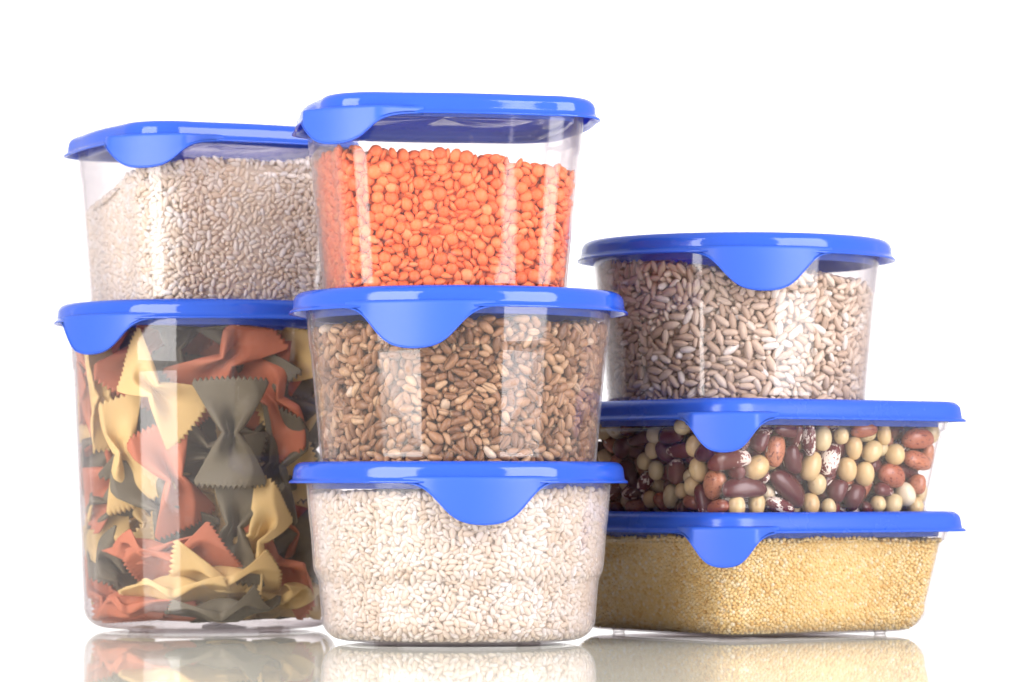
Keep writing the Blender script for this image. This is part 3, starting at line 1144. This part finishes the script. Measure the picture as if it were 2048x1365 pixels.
def beans():
    c = C_BEANS
    bb = bumpy(3, 9)
    dom = Domain(c, 120, lambda x, y: 200 - 0.01 * x + bb(x, y), 110)
    ca, sa = math.cos(c.ol.rot), math.sin(c.ol.rot)
    pos, zax, xax, dims, kinds, fixed = [], [], [], [], [], []
    for (k, lx, ly, z, L, W, a) in BEANS:
        z = z - 18
        lx = lx * 1.05 if ly == -270 else lx
        L, W = L * 1.12, W * 1.12
        wx = ca * lx - sa * ly
        wy = sa * lx + ca * ly
        # keep it behind the wall
        q = np.array([[wx, wy, z]], float)
        s, nx, ny = dom.wall(q)
        sh = s[0] + W * 0.46
        q[0, 0] -= sh * nx[0]
        q[0, 1] -= sh * ny[0]
        pos.append(q[0])
        n = np.array([nx[0], ny[0], 0])
        h = np.array([-n[1], n[0], 0])                 # sideways along the wall, to the right in the picture
        if h[0] < 0:
            h = -h
        ar = R_(a)
        zax.append(h * math.sin(ar) + np.array([0, 0, 1.0]) * math.cos(ar) + n * rng.normal() * 0.08)
        dims.append((L, W, W * (0.95 if k == 'cream' else 0.80)))
        kinds.append(k)
        fixed.append(True)
    # the beans behind and between them
    cand = seed_points(dom, 54 * 43 * 40 * 0.52, 0.86)
    P0 = np.array(pos)
    for q in cand:
        if ((P0 - q) ** 2).sum(1).min() < 33 ** 2:
            continue
        k = random.choices(['cream', 'maroon', 'pinto', 'marbled'], [0.27, 0.42, 0.23, 0.08])[0]
        if k == 'cream':
            W = random.uniform(35, 42)
            L = W * random.uniform(1.08, 1.28)
        elif k == 'maroon':
            W = random.uniform(38, 44)
            L = W * random.uniform(1.6, 2.0)
        else:
            W = random.uniform(36, 43)
            L = W * random.uniform(1.35, 1.65)
        pos.append(q)
        zax.append(rng.normal(size=3))
        dims.append((L, W, W * (0.95 if k == 'cream' else 0.80)))
        kinds.append(k)
        fixed.append(False)
    pos, zax, dims = np.array(pos), np.array(zax), np.array(dims)
    N = len(pos)
    R = frames(zax)
    # broad side of the placed beans to the wall
    s, nx, ny = dom.wall(pos)
    for i in range(N):
        if fixed[i]:
            z = R[i][:, 2]
            n = np.array([nx[i], ny[i], 0.0])
            y = n - z * (n @ z)
            y /= np.linalg.norm(y)
            x = np.cross(y, z)
            tw = random.choice((-1, 1)) * random.uniform(0.1, 0.9) if kinds[i] == 'cream' or random.random() < 0.5 else -random.uniform(0.9, 1.5)
            x, y = x * math.cos(tw) + y * math.sin(tw), y * math.cos(tw) - x * math.sin(tw)
            R[i] = np.stack([x, y, z], 1)
    rad = np.stack([dims[:, 1] * 0.38, dims[:, 1] * 0.43, dims[:, 1] * 0.38], 1)
    o = np.zeros((N, 3, 3))
    h = np.maximum(dims[:, 0] / 2 - rad[:, 0], 0)
    o[:, 0, 2], o[:, 2, 2] = -h, h
    pos, R = relax(pos, R, o, rad, dom, 60, bias=0.5, fixed=np.array(fixed))
    words = {'cream': ('pale cream bean', 'pale cream beans'), 'maroon': ('dark maroon bean', 'dark maroon beans'),
             'pinto': ('reddish brown speckled bean', 'reddish brown speckled beans'), 'marbled': ('white bean with maroon splashes', 'white and maroon splashed beans')}
    kid = {'cream': 0.02, 'maroon': 0.16, 'pinto': 0.10, 'marbled': 0.12}
    L0 = Vector(c.root.location)
    shared = {}
    s, nx, ny = dom.wall(pos)
    score = s + 30 * (-ny) + 1000 * np.array(fixed)
    score[-ny < 0.1] -= 500
    best = set(np.argsort(-score)[:230])
    rest_v, rest_f, rest_l, rest_m, nv0 = [], [], [], [], 0
    tv, tf = ellipsoid(12, 8)
    order = ['cream', 'maroon', 'pinto', 'marbled']
    for i in range(N):
        k = kinds[i]
        if i not in best:                              # hidden in the heap
            v = pos[i] + (tv * dims[i][[1, 2, 0]] / 2) @ R[i].T
            rest_v.append(v)
            rest_f.append(tf + nv0)
            rest_l.append(tv)
            rest_m += [order.index(k)] * len(tf)
            nv0 += len(tv)
            continue
        if fixed[i]:
            me = bean_mesh('bean', *dims[i], kid[k], M_BEAN[k], i)
        else:
            key = (k, i % 5)
            if key not in shared:
                shared[key] = bean_mesh('bean', *dims[i], kid[k], M_BEAN[k], i)
            me = shared[key]
        b = bpy.data.objects.new('bean', me)
        col.objects.link(b)
        b.matrix_world = Matrix.Translation(L0 + Vector(pos[i] * U)) @ Matrix([list(R[i][q]) for q in range(3)]).to_4x4()
        lx = ca * pos[i][0] + sa * pos[i][1]
        ly = -sa * pos[i][0] + ca * pos[i][1]
        level = 'on the bottom' if pos[i][2] < 62 else ('close under the lid' if pos[i][2] > 140 else 'halfway up')
        if lx < -170:
            part = 'near the middle stack' if ly > -150 else 'below the lid tab'
        else:
            part = 'beside the lid tab' if lx < -60 else ('in the middle of the lit face' if lx < 110 else 'at the outer end')
        tag(b, words[k][0] + ' ' + level + ' ' + part, 'bean', words[k][1])
    me = mesh_np('beans', np.concatenate(rest_v) * U, None, np.concatenate(rest_f), attrs={'loc': np.concatenate(rest_l)})
    for k in order:
        me.materials.append(M_BEAN[k])
    me.polygons.foreach_set('material_index', np.array(rest_m, dtype=np.int32))
    hp = obj('beans', me, None)
    hp.location = L0
    tag(hp, 'mixed beans deep inside the flat container', 'bean', kind='stuff')
    print('beans', N)


beans()


# ------------------------------------------------------------------ bow tie pasta
def bow_points(seed, L=218.0, W=164.0):
    """flat-cut bow tie: u along the length (toothed ends), v across, pinched in the middle"""
    r = np.random.default_rng(seed)
    nu, nv = 37, 57
    u = np.linspace(-1, 1, nu)
    v = np.linspace(-1, 1, nv)
    Uu, Vv = np.meshgrid(u, v, indexing='ij')
    au = np.abs(Uu)
    teeth = 14
    saw = 2 * np.abs((Vv * teeth / 2 + 0.5) % 1 - 0.5)
    w = 0.21 + 0.79 * np.clip(au / 0.92, 0, 1) ** 0.9
    x = Vv * w * W / 2
    convex = 1 + 0.05 * (1 - Vv ** 2)
    z = Uu * (L / 2) * convex
    z = z + np.sign(Uu) * (saw - 0.5) * 9.0 * np.clip((au - 0.90) / 0.10, 0, 1)
    # pinch: a double fold at the waist that fades out into the fans
    k = np.exp(-(Uu / 0.36) ** 2)
    k2 = np.exp(-(Uu / 0.62) ** 2)
    y = 21 * k * np.cos(Vv * math.pi * 1.5) + 10 * k2 * np.cos(Vv * math.pi)
    y = y - 6 * np.exp(-((Uu) / 0.2) ** 2) * (np.abs(Vv) < 0.4)
    # every piece is bent and twisted a little differently
    y = y + r.normal() * 9 * Uu ** 2 + r.normal() * 6 * Uu * np.abs(Uu) + r.normal() * 8 * Uu * Vv + r.normal() * 7 * au ** 2 * Vv ** 2
    y = y + 5 * au ** 2 * np.sin(Vv * 3.0 + r.normal() * 2)
    # folded-over corner on some of them
    if r.random() < 0.45:
        sx, sz = r.choice([-1, 1]), r.choice([-1, 1])
        f = np.clip(Uu * sz * 0.6 + Vv * sx * 0.7 - 0.62, 0, 1)
        y = y + f * 70
        x = x - sx * f * 22
    return np.stack([x, y, z], -1), nu, nv


def bow_mesh(P, nu, nv, th=4.2):
    G = P.reshape(nu, nv, 3)
    du = np.gradient(G, axis=0)
    dv = np.gradient(G, axis=1)
    n = np.cross(du, dv)
    n /= np.maximum(np.linalg.norm(n, axis=2, keepdims=True), 1e-6)
    A = (G + n * th / 2).reshape(-1, 3)
    B = (G - n * th / 2).reshape(-1, 3)
    V = np.concatenate([A, B])
    i, j = np.meshgrid(np.arange(nu - 1), np.arange(nv - 1), indexing='ij')
    a = (i * nv + j).ravel()
    q = np.stack([a, a + 1, a + nv + 1, a + nv], 1)
    off = nu * nv
    F = [q[:, ::-1], q + off]
    loop = [k for k in range(nv)] + [k * nv + nv - 1 for k in range(1, nu)] + [(nu - 1) * nv + k for k in range(nv - 2, -1, -1)] + [k * nv for k in range(nu - 2, 0, -1)]
    loop = np.array(loop)
    nx_ = np.roll(loop, -1)
    F.append(np.stack([loop, nx_, nx_ + off, loop + off], 1))
    return V, np.concatenate(F)


PASTA = [
    (67, 422, 6, 0, 4, -6, 'g', 'grey green bow tie standing upright in the middle of the tall container'),
    (-98, 512, 2, -52, 6, 10, 'y', 'yellow bow tie slanting beside the upright grey green one'),
    (-228, 500, 8, -8, 0, 38, 'y', 'yellow bow tie on end against the edge below the lid tab'),
    (-168, 380, 4, -20, -8, 12, 'y', 'yellow bow tie with a sharp lower corner below the slanting yellow one'),
    (49, 578, 74, 42, 18, 10, 'r', 'red bow tie half hidden above the upright grey green one'),
    (159, 490, 48, -30, 10, -24, 'r', 'red bow tie behind the upright grey green one, corner pointing outwards'),
    (-61, 328, 40, -24, 6, 20, 'r', 'curved red bow tie between the lower yellow one and the upright green one'),
    (72, 223, 30, 12, -8, -8, 'g', 'grey green bow tie hanging just below the upright one'),
    (-92, 270, 58, -38, 10, 14, 'g', 'pale grey green bow tie behind the lower yellow one'),
    (-217, 270, 46, 64, 14, 24, 'g', 'dark green bow tie lying low at the edge under the yellow ones'),
    (122, 202, 8, 38, 4, -22, 'y', 'yellow bow tie with one fan folded towards the middle stack'),
    (-123, 176, 14, -80, 58, 6, 'r', 'red bow tie lying almost flat above the striped heap at the bottom'),
    (-43, 164, 26, 72, 52, -8, 'r', 'small looking red bow tie tucked beside the hanging green one'),
    (-186, 134, 44, -60, 40, 24, 'g', 'dark green bow tie folded at the edge near the bottom'),
    (-57, 97, 10, -86, 70, 0, 'y', 'yellow bow tie lying flat near the bottom of the tall container'),
    (51, 118, 16, -80, 62, -6, 'y', 'yellow bow tie lying flat with its toothed edge to the front'),
    (-160, 63, 14, 84, 72, 10, 'r', 'red bow tie lying flat on the bottom under the yellow one'),
    (45, 49, 8, 90, 70, -4, 'g', 'grey green bow tie lying flat on the very bottom'),
    (177, 80, 40, 80, 66, -20, 'y', 'yellow bow tie lying flat beside the bottom rice container'),
    (-66, 600, 96, 16, -6, 12, 'g', 'grey bow tie behind the bright strip near the lid'),
    (86, 605, 110, -30, 14, -10, 'g', 'dark green bow tie peeping up to the lid of the tall container'),
    (-129, 605, 95, 30, 8, 20, 'r', 'dark red bow tie behind the lid tab of the tall container'),
    (162, 359, 70, 24, 6, -26, 'g', 'dark green bow tie behind the red corner beside the middle stack'),
    (154, 145, 72, -50, 20, -24, 'r', 'red bow tie in the shade behind the folded yellow one'),
    (159, 547, 110, 50, 10, -20, 'y', 'brownish yellow bow tie in the shade near the lid'),
    (-259, 594, 60, 20, 0, 60, 'r', 'dark red bow tie edge on below the lid tab'),
    (-228, 406, 80, 40, 12, 30, 'g', 'dark green bow tie in the gap behind two yellow ones'),
    (7, 385, 100, -70, 10, 0, 'g', 'dark green bow tie deep behind the upright one'),
    (-243, 202, 70, -75, 45, 40, 'y', 'yellow bow tie lying flat in the shade at the edge'),
    (-129, 422, 110, 10, 0, 0, 'g', 'dark green bow tie showing in the gap under the slanting yellow one'),
]


def pasta():
    c = C_PASTA
    rows = [list(p) + [True] for p in PASTA]
    names = {'y': 'yellow bow tie deep inside the tall pasta container', 'g': 'dark green bow tie deep inside the tall pasta container',
             'r': 'red bow tie deep inside the tall pasta container'}
    rr = np.random.default_rng(5)
    for layer, yy in ((0, -70), (1, 60)):              # the heap behind the pieces at the wall
        for iz in range(7):
            for ix in range(5):
                x = -212 + 106 * ix + (38 if iz % 2 else -10) + rr.uniform(-18, 18)
                z = 62 + 84 * iz + rr.uniform(-16, 16) + layer * 30
                if x * x + yy * yy > 255 ** 2:
                    continue
                colr = 'ygrgy'[rr.integers(0, 5)]
                rows.append([x, z, None, rr.uniform(-90, 90), rr.uniform(-22, 22), rr.uniform(-25, 25), colr, names[colr], False, yy + rr.uniform(-22, 22)])
    tub = c.tub
    for k, row in enumerate(rows):
        x, z, dep, roll, pitch, yaw, colr, lab = row[:8]
        P, nu, nv = bow_points(100 + k)
        P = P.reshape(-1, 3)
        M = Matrix.Rotation(R_(yaw), 3, 'Z') @ Matrix.Rotation(R_(pitch), 3, 'X') @ Matrix.Rotation(R_(roll), 3, 'Y')
        M = np.array(M)
        P = P @ M.T
        rin = RL - float(tub.inset_in(z)) - 10
        if dep is None:
            y = row[9]
        else:
            xx = min(abs(x), rin - 20)
            y = -math.sqrt(rin ** 2 - xx ** 2) + 16 + dep
        P = P + np.array([x, y, z])
        # press against the wall, the floor and the lid
        P[:, 2] = np.where(P[:, 2] < 26, 26 + (P[:, 2] - 26) * 0.08, P[:, 2])
        P[:, 2] = np.maximum(P[:, 2], 16)
        P[:, 2] = np.where(P[:, 2] > 640, 640 + (P[:, 2] - 640) * 0.1, P[:, 2])
        lim = RL - tub.inset_in(P[:, 2]) - 5
        rho = np.hypot(P[:, 0], P[:, 1])
        lim2 = np.where(rho > lim, lim - 0.04 * (rho - lim), rho)
        f = lim2 / np.maximum(rho, 1e-6)
        P[:, 0] *= f
        P[:, 1] *= f
        V, F = bow_mesh(P, nu, nv)
        ctr = V.mean(0)
        o = obj('pasta_bow', mesh_np('pasta_bow', (V - ctr) * U, F), M_PASTA[colr])
        o.location = Vector(c.root.location) + Vector(ctr * U)
        tag(o, lab, 'pasta', 'bow tie pasta in the tall container')


pasta()
